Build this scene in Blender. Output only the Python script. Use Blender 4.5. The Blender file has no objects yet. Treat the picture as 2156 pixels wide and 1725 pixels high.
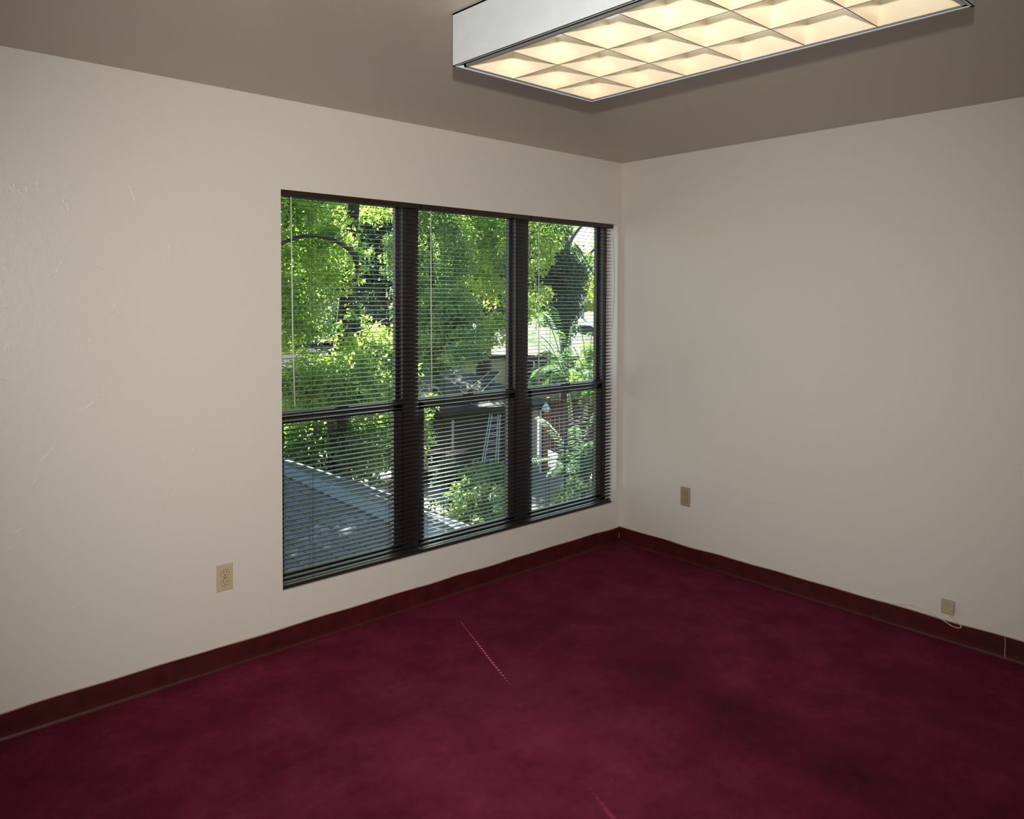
import bpy, math, random
import numpy as np
from mathutils import Vector, Matrix

random.seed(7)
RNG = np.random.default_rng(11)
S = bpy.context.scene
COL = S.collection

# ------------------------------------------------------------------ camera
F_PX, SY = 1614.3, -183.77
YAW, PITCH, ROLL = map(math.radians, (42.2127, 1.6719, 0.2209))
CAM = Vector((-3.8291, -3.1820, 1.5653))
_fwd = Vector((math.sin(YAW)*math.cos(PITCH), math.cos(YAW)*math.cos(PITCH), -math.sin(PITCH)))
_r0 = Vector((math.cos(YAW), -math.sin(YAW), 0)); _u0 = _r0.cross(_fwd)
_r = _r0*math.cos(ROLL) + _u0*math.sin(ROLL); _u = -_r0*math.sin(ROLL) + _u0*math.cos(ROLL)
cd = bpy.data.cameras.new('camera'); cam = bpy.data.objects.new('camera', cd); COL.objects.link(cam)
cd.sensor_width = 36; cd.lens = F_PX/2156*36; cd.shift_y = SY/2156
cd.clip_start = .02; cd.clip_end = 500
cam.matrix_world = Matrix(((_r.x, _u.x, -_fwd.x, CAM.x), (_r.y, _u.y, -_fwd.y, CAM.y), (_r.z, _u.z, -_fwd.z, CAM.z), (0, 0, 0, 1)))
S.camera = cam

def ray(px, py):
    return _r*((px-1078)/F_PX) - _u*((py-862.5-SY)/F_PX) + _fwd
def at(px, py, d):            # survey helper: the point d metres deep along a sight line
    return CAM + ray(px, py)*d
def atz(px, py, z):           # ... or where that sight line meets height z
    r = ray(px, py); return CAM + r*((z-CAM.z)/r.z)

# ------------------------------------------------------------------ world, sun, exposure
SKY_STR, SUN_STR, FLASH_W, TUBE_STR = 0.36, 54.0, 395.0, 3.6
w = bpy.data.worlds.new('world'); S.world = w; w.use_nodes = True
nt = w.node_tree; bg = nt.nodes['Background']
sky = nt.nodes.new('ShaderNodeTexSky'); sky.sky_type = 'NISHITA'; sky.sun_disc = False
sky.sun_elevation = math.radians(42); sky.sun_rotation = math.radians(20.6); sky.air_density = 1.0; sky.dust_density = 1.5
nt.links.new(sky.outputs[0], bg.inputs[0]); bg.inputs[1].default_value = SKY_STR
sd = bpy.data.lights.new('sun', 'SUN'); sd.energy = SUN_STR; sd.angle = math.radians(.53); sd.color = (1, .95, .86)
sun = bpy.data.objects.new('sun', sd); COL.objects.link(sun)
_s = Vector((.352*.743, .936*.743, .669))
sun.rotation_euler = _s.to_track_quat('Z', 'Y').to_euler(); sun.location = (8, 20, 20)
# the photographer's flash on the camera, 18 cm above the lens
fd = bpy.data.lights.new('camera_flash', 'SPOT'); fd.energy = FLASH_W; fd.shadow_soft_size = .022
fd.spot_size = math.radians(102); fd.spot_blend = 1.0; fd.color = (1, .97, .93)
fl = bpy.data.objects.new('camera_flash', fd); COL.objects.link(fl)
fl.location = (-3.83, -3.18, 1.75); fl.rotation_euler = (-ray(1078, 862)).to_track_quat('Z', 'Y').to_euler()
vs = S.view_settings; vs.view_transform = 'Standard'; vs.look = 'None'; vs.gamma = 1; vs.exposure = 0; vs.use_curve_mapping = False
S.cycles.caustics_reflective = False; S.cycles.caustics_refractive = False
S.cycles.max_bounces = 9; S.cycles.diffuse_bounces = 4; S.cycles.glossy_bounces = 4
S.cycles.transparent_max_bounces = 12; S.cycles.sample_clamp_indirect = 4

# ------------------------------------------------------------------ helpers
class MB:
    def __init__(s): s.v = []; s.f = []
    def add(s, vs_, fs): n = len(s.v); s.v += [tuple(v) for v in vs_]; s.f += [tuple(i+n for i in f) for f in fs]; return s
    def box(s, a, b, R=None, o=(0, 0, 0)):
        x0, y0, z0 = a; x1, y1, z1 = b
        vs_ = [Vector(p) for p in ((x0, y0, z0), (x1, y0, z0), (x1, y1, z0), (x0, y1, z0), (x0, y0, z1), (x1, y0, z1), (x1, y1, z1), (x0, y1, z1))]
        if R is not None: vs_ = [R @ v for v in vs_]
        vs_ = [v+Vector(o) for v in vs_]
        return s.add(vs_, ((0, 3, 2, 1), (4, 5, 6, 7), (0, 1, 5, 4), (1, 2, 6, 5), (2, 3, 7, 6), (3, 0, 4, 7)))
    def tube(s, pts, rad, n=8, cap=True):
        pts = [Vector(p) for p in pts]
        if not hasattr(rad, '__len__'): rad = [rad]*len(pts)
        rings = []; up = None
        for i, p in enumerate(pts):
            t = (pts[min(i+1, len(pts)-1)] - pts[max(i-1, 0)]).normalized()
            if up is None: up = t.orthogonal().normalized()
            up = (up - t*up.dot(t)).normalized(); b = t.cross(up)
            rings.append([p + (up*math.cos(2*math.pi*k/n) + b*math.sin(2*math.pi*k/n))*rad[i] for k in range(n)])
        base = len(s.v)
        for r_ in rings: s.v += [tuple(v) for v in r_]
        for i in range(len(pts)-1):
            for k in range(n):
                a = base+i*n+k; b_ = base+i*n+(k+1) % n
                s.f.append((a, b_, b_+n, a+n))
        if cap:
            s.f.append(tuple(base+k for k in reversed(range(n)))); s.f.append(tuple(base+(len(pts)-1)*n+k for k in range(n)))
        return s
    def prism(s, poly, h):     # poly: 3D points (planar), h: extrusion vector
        n = len(poly); h = Vector(h)
        return s.add([Vector(p) for p in poly] + [Vector(p)+h for p in poly],
                     [tuple(reversed(range(n))), tuple(range(n, 2*n))] + [(i, (i+1) % n, (i+1) % n+n, i+n) for i in range(n)])
    def build(s, name, m, parent=None, smooth=False, bevel=0):
        me = bpy.data.meshes.new(name); me.from_pydata(s.v, [], s.f); me.update()
        if smooth: me.polygons.foreach_set('use_smooth', [True]*len(me.polygons))
        me.materials.append(m); o = bpy.data.objects.new(name, me); COL.objects.link(o)
        if parent is not None: o.parent = parent; o.matrix_parent_inverse = Matrix.Translation(parent.location).inverted() if parent.type == 'EMPTY' else Matrix()
        if bevel:
            md = o.modifiers.new('bevel', 'BEVEL'); md.width = bevel; md.segments = 2; md.limit_method = 'ANGLE'
        return o
def tag(o, label, cat, group=None, kind=None):
    o['label'] = label; o['category'] = cat
    if group: o['group'] = group
    if kind: o['kind'] = kind
    return o
def thing(name, label, cat, loc, group=None):
    o = bpy.data.objects.new(name, None); COL.objects.link(o); o.location = loc; o.empty_display_size = .1
    return tag(o, label, cat, group)
def struct(o, label=None):
    o['kind'] = 'structure'
    if label: o['label'] = label
    return o

def mat(name, col, rough=.5, metal=0, spec=.5, **k):
    m = bpy.data.materials.new(name); m.use_nodes = True; b = m.node_tree.nodes['Principled BSDF']
    b.inputs['Base Color'].default_value = (*col, 1); b.inputs['Roughness'].default_value = rough
    b.inputs['Metallic'].default_value = metal; b.inputs['Specular IOR Level'].default_value = spec
    for kk, vv in k.items(): b.inputs[kk.replace('_', ' ')].default_value = vv
    return m
def N(m, t, **k):
    n = m.node_tree.nodes.new(t)
    for a, v in k.items():
        if hasattr(n, a): setattr(n, a, v)
        else: n.inputs[a.replace('_', ' ')].default_value = v
    return n
def L(m, a, b): m.node_tree.links.new(a, b)
def coords(m): return N(m, 'ShaderNodeTexCoord').outputs['Object']
def noise(m, scale, detail=3, rough=.5, vec=None, stretch=None):
    n = N(m, 'ShaderNodeTexNoise'); n.inputs['Scale'].default_value = scale; n.inputs['Detail'].default_value = detail; n.inputs['Roughness'].default_value = rough
    c = vec or coords(m)
    if stretch:
        mp = N(m, 'ShaderNodeMapping'); mp.inputs['Scale'].default_value = stretch; L(m, c, mp.inputs[0]); c = mp.outputs[0]
    L(m, c, n.inputs['Vector']); return n
def ramp(m, fac, stops):
    r = N(m, 'ShaderNodeValToRGB'); cr = r.color_ramp
    while len(cr.elements) < len(stops): cr.elements.new(.5)
    for e, (p, c) in zip(cr.elements, stops): e.position = p; e.color = (*c, 1) if len(c) == 3 else c
    L(m, fac, r.inputs[0]); return r.outputs[0]
def bump(m, fac, strength, dist, prev=None):
    b = N(m, 'ShaderNodeBump'); b.inputs['Strength'].default_value = strength; b.inputs['Distance'].default_value = dist
    L(m, fac, b.inputs['Height'])
    if prev: L(m, prev, b.inputs['Normal'])
    return b.outputs[0]
def pb(m): return m.node_tree.nodes['Principled BSDF']
def varied(name, c0, c1, scale, rough=.7, bs=.3, bd=.01, detail=4, spec=.4, stretch=None, lo=.35, hi=.65):
    m = mat(name, c0, rough, spec=spec); n = noise(m, scale, detail, stretch=stretch)
    L(m, ramp(m, n.outputs[0], [(lo, c0), (hi, c1)]), pb(m).inputs['Base Color'])
    if bs: L(m, bump(m, n.outputs[0], bs, bd), pb(m).inputs['Normal'])
    return m

# ------------------------------------------------------------------ materials
def paint(name, col, rough, bs):
    m = mat(name, col, rough, spec=.5)
    a = noise(m, 260, 2); b = noise(m, 34, 3); n1 = bump(m, a.outputs[0], .35*bs, .0012); n2 = bump(m, b.outputs[0], .35*bs, .002, n1)
    # skip-trowel ridges: thin broken lines standing proud of the plaster
    v = N(m, 'ShaderNodeTexVoronoi'); v.feature = 'DISTANCE_TO_EDGE'; v.inputs['Scale'].default_value = 3.2
    wn = noise(m, 5, 4); mx = N(m, 'ShaderNodeMixRGB'); mx.inputs[0].default_value = .22
    L(m, coords(m), mx.inputs[1]); L(m, wn.outputs[1], mx.inputs[2]); L(m, mx.outputs[0], v.inputs['Vector'])
    ed = ramp(m, v.outputs['Distance'], [(0, (1, 1, 1)), (.007, (0, 0, 0))])
    msk = ramp(m, noise(m, 7, 2).outputs[0], [(.52, (0, 0, 0)), (.6, (1, 1, 1))])
    mu = N(m, 'ShaderNodeMixRGB'); mu.blend_type = 'MULTIPLY'; mu.inputs[0].default_value = 1; L(m, ed, mu.inputs[1]); L(m, msk, mu.inputs[2])
    L(m, bump(m, mu.outputs[0], .4*bs, .0015, n2), pb(m).inputs['Normal'])
    return m
M_wall = paint('beige_wall_paint', (.635, .584, .520), .37, 1)
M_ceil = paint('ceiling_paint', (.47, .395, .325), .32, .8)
M_carpet = mat('burgundy_carpet', (.1, .005, .02), .95, spec=.1)
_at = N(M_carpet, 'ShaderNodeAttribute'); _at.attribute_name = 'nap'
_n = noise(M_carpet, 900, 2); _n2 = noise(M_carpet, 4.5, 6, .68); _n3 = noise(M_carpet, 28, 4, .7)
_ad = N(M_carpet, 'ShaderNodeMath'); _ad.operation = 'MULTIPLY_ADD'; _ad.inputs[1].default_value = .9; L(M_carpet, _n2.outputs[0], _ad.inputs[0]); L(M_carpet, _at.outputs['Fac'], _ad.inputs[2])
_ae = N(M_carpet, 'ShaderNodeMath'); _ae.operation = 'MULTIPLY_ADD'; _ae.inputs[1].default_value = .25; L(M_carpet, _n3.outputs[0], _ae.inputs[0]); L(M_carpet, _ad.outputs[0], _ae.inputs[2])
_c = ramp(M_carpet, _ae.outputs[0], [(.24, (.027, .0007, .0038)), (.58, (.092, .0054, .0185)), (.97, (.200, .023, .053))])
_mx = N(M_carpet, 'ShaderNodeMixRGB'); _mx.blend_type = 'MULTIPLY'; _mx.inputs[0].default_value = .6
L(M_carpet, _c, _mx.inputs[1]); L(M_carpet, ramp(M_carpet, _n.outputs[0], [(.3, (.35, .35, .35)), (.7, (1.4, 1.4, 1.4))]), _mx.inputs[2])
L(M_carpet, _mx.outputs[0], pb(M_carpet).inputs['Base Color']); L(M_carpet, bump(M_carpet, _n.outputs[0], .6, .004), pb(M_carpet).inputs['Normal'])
pb(M_carpet).inputs['Sheen Weight'].default_value = .12; pb(M_carpet).inputs['Sheen Tint'].default_value = (.8, .1, .25, 1)
M_base = varied('maroon_vinyl_base', (.042, .0030, .0035), (.064, .006, .0065), 14, .5, .1, .002)
M_caulk = mat('tan_adhesive', (.36, .24, .16), .7)
M_seam = mat('pale_seam', (.5, .38, .33), .7)
M_slat = mat('dark_slat_enamel', (.020, .017, .016), .36, spec=.32)
M_rail = mat('brown_rail_enamel', (.022, .011, .008), .42)
M_alu = mat('dark_bronze_aluminium', (.018, .015, .014), .36, metal=0, spec=.7)
M_wand = mat('clear_wand_plastic', (.66, .68, .55), .3, Transmission_Weight=.1)
M_cord = mat('dark_cord', (.02, .017, .014), .8)
M_plate = mat('almond_plate_plastic', (.50, .385, .25), .42)
M_plate2 = mat('tan_plate_plastic', (.33, .235, .15), .45)
M_dark = mat('slot_black', (.01, .008, .006), .7)
M_screw = mat('screw_metal', (.6, .55, .45), .35, metal=.8)
M_cable = mat('cream_cable', (.62, .5, .4), .5)
M_jack = mat('tan_jack_plastic', (.42, .33, .22), .55)
M_white = varied('white_enamel', (.47, .50, .51), (.50, .53, .535), 20, .35, .03, .001)
M_frame = mat('fixture_frame_metal', (.45, .45, .42), .3, metal=.7)
M_louver = mat('champagne_anodised_louver', (.80, .67, .49), .28, metal=.22, Coat_Weight=.5, Coat_Roughness=.16)
M_tube = bpy.data.materials.new('lit_tube'); M_tube.use_nodes = True
_e = M_tube.node_tree.nodes; _e.remove(_e['Principled BSDF']); _em = _e.new('ShaderNodeEmission'); _em.inputs[0].default_value = (.93, 1, .97, 1); _em.inputs[1].default_value = TUBE_STR
M_tube.node_tree.links.new(_em.outputs[0], _e['Material Output'].inputs[0])
M_glass = bpy.data.materials.new('window_glass'); M_glass.use_nodes = True
_g = M_glass.node_tree; _g.nodes.remove(_g.nodes['Principled BSDF'])
_tr = _g.nodes.new('ShaderNodeBsdfTransparent'); _tr.inputs[0].default_value = (.90, .96, .94, 1)
_gl = _g.nodes.new('ShaderNodeBsdfGlossy'); _gl.inputs['Roughness'].default_value = .015; _gl.inputs[0].default_value = (1, 1, 1, 1)
_fr = _g.nodes.new('ShaderNodeFresnel'); _fr.inputs[0].default_value = 1.45; _ms = _g.nodes.new('ShaderNodeMixShader')
_gm = _g.nodes.new('ShaderNodeNewGeometry'); _mm = _g.nodes.new('ShaderNodeMath'); _mm.operation = 'MULTIPLY_ADD'; _mm.inputs[1].default_value = -1; _mm.inputs[2].default_value = 1
_m2 = _g.nodes.new('ShaderNodeMath'); _m2.operation = 'MULTIPLY'; _g.links.new(_gm.outputs['Backfacing'], _mm.inputs[0]); _g.links.new(_mm.outputs[0], _m2.inputs[0]); _g.links.new(_fr.outputs[0], _m2.inputs[1])
_g.links.new(_m2.outputs[0], _ms.inputs[0]); _g.links.new(_tr.outputs[0], _ms.inputs[1]); _g.links.new(_gl.outputs[0], _ms.inputs[2]); _g.links.new(_ms.outputs[0], _g.nodes['Material Output'].inputs[0])

def leafmat(name, c0, c1, trans=.5, sc=1.5):
    m = bpy.data.materials.new(name); m.use_nodes = True; b = pb(m)
    n = noise(m, sc, 5, .7); c = ramp(m, n.outputs[0], [(.35, c0), (.65, c1)])
    L(m, c, b.inputs['Base Color']); b.inputs['Roughness'].default_value = .42; b.inputs['Specular IOR Level'].default_value = .35
    t = N(m, 'ShaderNodeBsdfTranslucent'); g = N(m, 'ShaderNodeMixRGB'); g.blend_type = 'MULTIPLY'; g.inputs[0].default_value = 1
    g.inputs[2].default_value = (1.2, 1.25, .7, 1); L(m, c, g.inputs[1]); L(m, g.outputs[0], t.inputs[0])
    ms = N(m, 'ShaderNodeMixShader'); ms.inputs[0].default_value = trans
    L(m, b.outputs[0], ms.inputs[1]); L(m, t.outputs[0], ms.inputs[2]); L(m, ms.outputs[0], m.node_tree.nodes['Material Output'].inputs[0])
    return m
M_leafA = leafmat('bright_leaf', (.15, .27, .065), (.42, .53, .15), .55, 1.2)
M_leafB = leafmat('mid_leaf', (.09, .18, .065), (.25, .37, .14), .5, .8)
M_leafC = leafmat('dark_leaf', (.018, .055, .035), (.05, .11, .06), .3, .7)
M_leafD = leafmat('yellow_leaf', (.30, .42, .06), (.55, .60, .14), .55, .4)
M_frond = leafmat('frond_leaf', (.055, .13, .035), (.11, .21, .055), .45, 2)
pb(M_frond).inputs['Roughness'].default_value = .65
M_bark = varied('dark_bark', (.022, .015, .012), (.06, .042, .034), 9, .9, .6, .02, stretch=(1, 1, .2))
M_barkg = varied('grey_bark', (.09, .085, .08), (.17, .16, .15), 9, .9, .6, .02, stretch=(1, 1, .2))

def shingles(name, c0, c1, cw=.3, ch=.14):
    m = mat(name, c0, .9, spec=.3)
    b = N(m, 'ShaderNodeTexBrick'); b.offset = .5; b.inputs['Scale'].default_value = 1; b.inputs['Brick Width'].default_value = cw; b.inputs['Row Height'].default_value = ch
    b.inputs['Mortar Size'].default_value = .006; b.inputs['Color1'].default_value = (*c0, 1); b.inputs['Color2'].default_value = (*c1, 1); b.inputs['Mortar'].default_value = (c0[0]*.35, c0[1]*.35, c0[2]*.35, 1)
    uv = N(m, 'ShaderNodeUVMap'); L(m, uv.outputs[0], b.inputs['Vector'])
    n = noise(m, 60, 3); mu = N(m, 'ShaderNodeMixRGB'); mu.blend_type = 'MULTIPLY'; mu.inputs[0].default_value = .6
    L(m, b.outputs[0], mu.inputs[1]); L(m, ramp(m, n.outputs[0], [(.3, (.5, .5, .5)), (.7, (1.4, 1.4, 1.4))]), mu.inputs[2]); L(m, mu.outputs[0], pb(m).inputs['Base Color'])
    L(m, bump(m, b.outputs['Fac'], -.5, .01), pb(m).inputs['Normal'])
    return m
M_shA = shingles('slate_blue_shingles', (.065, .085, .105), (.10, .125, .15))
M_cap = shingles('pale_cap_shingles', (.16, .21, .25), (.22, .27, .31), .3, .3)
M_shB = shingles('grey_shingles', (.065, .06, .062), (.105, .095, .095), .35, .16)
M_shC = shingles('brown_shingles', (.050, .040, .036), (.080, .066, .060), .35, .16)
M_trimd = mat('dark_trim', (.02, .015, .012), .7)
M_brownwall = varied('brown_board_wall', (.020, .013, .010), (.036, .025, .019), 3, .85, .2, .01, stretch=(6, 6, .3))
M_tan = varied('tan_stucco', (.34, .29, .23), (.42, .37, .30), 6, .9, .3, .01)
M_olive = varied('olive_stucco', (.22, .24, .14), (.28, .30, .18), 4, .9, .3, .01)
M_siding = mat('pale_siding', (.42, .42, .40), .8)
_wv = N(M_siding, 'ShaderNodeTexWave'); _wv.wave_type = 'BANDS'; _wv.bands_direction = 'Z'; _wv.wave_profile = 'SAW'; _wv.inputs['Scale'].default_value = 1.2
L(M_siding, coords(M_siding), _wv.inputs[0]); L(M_siding, bump(M_siding, _wv.outputs[1], .8, .03), pb(M_siding).inputs['Normal'])
M_whitep = mat('white_exterior_paint', (.65, .66, .64), .6)
M_redw = varied('red_brown_timber', (.20, .065, .035), (.30, .11, .06), 5, .8, .3, .01, stretch=(5, 5, .5))
M_fence = varied('reddish_fence_boards', (.085, .035, .024), (.15, .065, .045), 4, .85, .3, .01, stretch=(7, 7, .4))
M_galv = mat('bare_aluminium', (.42, .46, .46), .45, metal=.6)
M_wood = varied('weathered_table_wood', (.30, .22, .18), (.42, .32, .27), 5, .8, .3, .01, stretch=(1, 6, 6))
M_ground = varied('gravel_ground', (.10, .095, .092), (.24, .205, .18), 14, .95, .5, .03, detail=8)
M_win_d = mat('dark_window_glass', (.02, .025, .03), .1)
M_bulb = mat('frosted_bulb_glass', (.8, .82, .8), .3)

# ------------------------------------------------------------------ room shell
X0, Y0, ZC, T = -4.7, -4.3, 2.44, .17
WL, WR, WB, WT = -2.3133, -.033, .2656, 2.0465      # window opening
wl = MB()
for a, b in (((X0-T, 0, -.3), (WL, T, ZC+.1)), ((WR, 0, -.3), (0+T, T, ZC+.1)), ((WL, 0, -.3), (WR, T, WB)), ((WL, 0, WT), (WR, T, ZC+.1))): wl.box(a, b)
struct(wl.build('wall_left', M_wall), 'long beige textured wall with the window opening')
struct(MB().box((0, Y0-T, -.3), (T, 0, ZC+.1)).build('wall_right', M_wall), 'plain beige textured wall right of the corner')
struct(MB().box((X0-T, Y0-T, -.3), (0, Y0, ZC+.1)).build('wall_back', M_wall))
struct(MB().box((X0-T, Y0, -.3), (X0, 0, ZC+.1)).build('wall_side', M_wall))
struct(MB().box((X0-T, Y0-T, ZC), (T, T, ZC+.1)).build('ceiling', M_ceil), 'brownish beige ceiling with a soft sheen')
# carpet grid with a nap attribute (brushed and worn patches)
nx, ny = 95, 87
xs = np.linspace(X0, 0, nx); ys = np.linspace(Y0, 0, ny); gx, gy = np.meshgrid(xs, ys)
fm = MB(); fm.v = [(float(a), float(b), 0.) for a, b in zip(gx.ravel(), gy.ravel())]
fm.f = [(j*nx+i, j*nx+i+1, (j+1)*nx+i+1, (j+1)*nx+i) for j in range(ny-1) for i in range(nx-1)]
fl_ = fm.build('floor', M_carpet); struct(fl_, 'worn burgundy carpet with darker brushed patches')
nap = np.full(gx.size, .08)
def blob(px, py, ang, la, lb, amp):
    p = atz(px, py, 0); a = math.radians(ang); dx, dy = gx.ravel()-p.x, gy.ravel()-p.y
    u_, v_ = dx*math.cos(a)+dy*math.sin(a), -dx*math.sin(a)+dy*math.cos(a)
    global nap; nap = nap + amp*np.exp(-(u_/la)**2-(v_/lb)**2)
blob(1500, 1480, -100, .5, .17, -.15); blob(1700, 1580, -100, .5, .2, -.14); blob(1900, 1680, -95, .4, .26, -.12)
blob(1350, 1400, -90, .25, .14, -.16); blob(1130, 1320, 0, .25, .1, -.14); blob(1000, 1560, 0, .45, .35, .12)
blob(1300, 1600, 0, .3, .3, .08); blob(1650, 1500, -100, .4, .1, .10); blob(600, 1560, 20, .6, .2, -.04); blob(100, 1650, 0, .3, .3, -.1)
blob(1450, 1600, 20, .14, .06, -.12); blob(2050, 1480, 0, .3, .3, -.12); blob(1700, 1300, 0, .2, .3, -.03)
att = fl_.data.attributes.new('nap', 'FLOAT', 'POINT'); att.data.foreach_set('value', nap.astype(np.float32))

# cove base: profile swept along each wall, its top edge a little wavy where it has come off
def cove(name, axis, lo, hi, label, seamat=None):
    n = 160; m = MB(); cl = MB(); pr = [(0, .1), (.0032, .1), (.0031, .030), (.0040, .013), (.0075, .004), (.0105, .0015), (.0105, 0), (0, 0)]
    rnd = random.Random(name); ph = [rnd.uniform(0, 6) for _ in range(4)]
    prev = None
    for i in range(n+1):
        s_ = lo+(hi-lo)*i/n
        wv = max(0, math.sin(s_*9.3+ph[0])*math.sin(s_*4.1+ph[1])); off = .0032*wv; dz = -.0035*wv+.001*math.sin(s_*17+ph[2])
        def P(d, z): return (s_, -d, z) if axis == 'x' else (-d, s_, z)
        ring = [P(d+(off if z > .08 and d > 0 else 0), z+(dz if z > .08 else 0)) for d, z in pr]
        b = len(m.v); m.v += ring; k = len(pr)
        cb = len(cl.v); zt = .1+dz; cl.v += [P(.0006, zt+.0003), P(.0034+off, zt+.0003), P(.0034+off, zt-.0008), P(.0, zt+.0022)]
        if i:
            m.f += [(b-k+j, b-k+(j+1) % k, b+(j+1) % k, b+j) for j in range(k)]
            cl.f += [(cb-4, cb-3, cb+1, cb), (cb-3, cb-2, cb+2, cb+1), (cb-1, cb-4, cb, cb+3)]
    o = m.build(name, M_base, smooth=False); struct(o, label)
    cl.build('adhesive_line', M_caulk, o); return o
bl = cove('baseboard_left', 'x', X0, 0, 'dark maroon vinyl cove base below the window')
br = cove('baseboard_right', 'y', Y0, -.001, 'dark maroon vinyl cove base on the right wall')
MB().box((-.0050, -2.1835, .004), (-.0034, -2.1815, .098)).build('seam_line', M_seam, br)
MB().box((-.0050, -.006, .028), (-.0034, -.004, .060)).build('corner_scuff', M_seam, br)

# ------------------------------------------------------------------ windows
units = [(-2.305, -1.613), (-1.522, -.832), (-.738, -.068)]
YF = .092
def make_window(i, a, b):
    zb, zt = WB+.002, WT-.002; fr = MB()
    l, r_ = (WL+.001 if i == 0 else a), (WR-.001 if i == 2 else b)
    fr.box((l, YF, zt-.006), (r_, YF+.07, zt)); fr.box((l, YF, zb), (r_, YF+.07, zb+.012))
    fr.box((l, YF, zb), (a+.006, YF+.07, zt)); fr.box((b, YF, zb), (r_ if i == 2 else b+.01, YF+.07, zt))
    # track ribs that catch the light
    fr.box((b-.004, YF+.030, zb), (b, YF+.034, zt)); fr.box((a+.006, YF+.030, zb), (a+.010, YF+.034, zt))
    o = fr.build('window_%d' % (i+1), M_alu); struct(o, ['leftmost', 'middle', 'rightmost'][i]+' dark bronze single-hung window unit')
    # upper sash (outer track)
    y0, y1 = YF+.036, YF+.062; zm = 1.035; s_ = MB()
    s_.box((a+.007, y0, zm-.03), (b-.002, y1, zm+.012)); s_.box((a+.007, y0, zt-.012), (b-.002, y1, zt-.005))
    s_.box((a+.007, y0, zm), (a+.025, y1, zt-.006)); s_.box((b-.02, y0, zm), (b-.002, y1, zt-.006))
    u_ = s_.build('upper_sash', M_alu, o, bevel=.0015)
    MB().box((a+.02, y0+.010, zm+.005), (b-.015, y0+.014, zt-.009)).build('glass_pane', M_glass, u_)
    # lower sash (inner track)
    y0, y1 = YF+.002, YF+.028; s_ = MB(); zs = zb+.012
    s_.box((a+.008, y0, zm-.040), (b-.003, y1, zm+.008)); s_.box((a+.008, y0, zs), (b-.003, y1, zs+.026))
    s_.box((a+.008, y0, zs), (a+.045, y1, zm)); s_.box((b-.052, y0, zs), (b-.003, y1, zm))
    s_.box((a+.03, y0-.006, zm-.012), (b-.03, y0, zm-.006)); s_.box((a+.10, y0-.010, zs+.010), (b-.10, y0, zs+.015))
    l_ = s_.build('lower_sash', M_alu, o, bevel=.0015)
    MB().box((a+.04, y0+.010, zs+.02), (b-.047, y0+.014, zm-.035)).build('glass_pane', M_glass, l_)
    # latch
    MB().box(((a+b)/2-.03, y0-.004, zm+.008), ((a+b)/2+.03, y0+.018, zm+.014)).box(((a+b)/2-.004, y0-.014, zm+.012), ((a+b)/2+.022, y0+.004, zm+.018)).build('sash_lock', M_alu, l_)
for i, (a, b) in enumerate(units): make_window(i, a, b)
for i in (0, 1):
    struct(MB().box((units[i][1]+.0105, YF-.004, WB+.001), (units[i+1][0]-.0005, YF+.078, WT-.001)).build('trim_%d' % (i+1), M_alu, bevel=.002), 'dark mullion post between window units')

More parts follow.
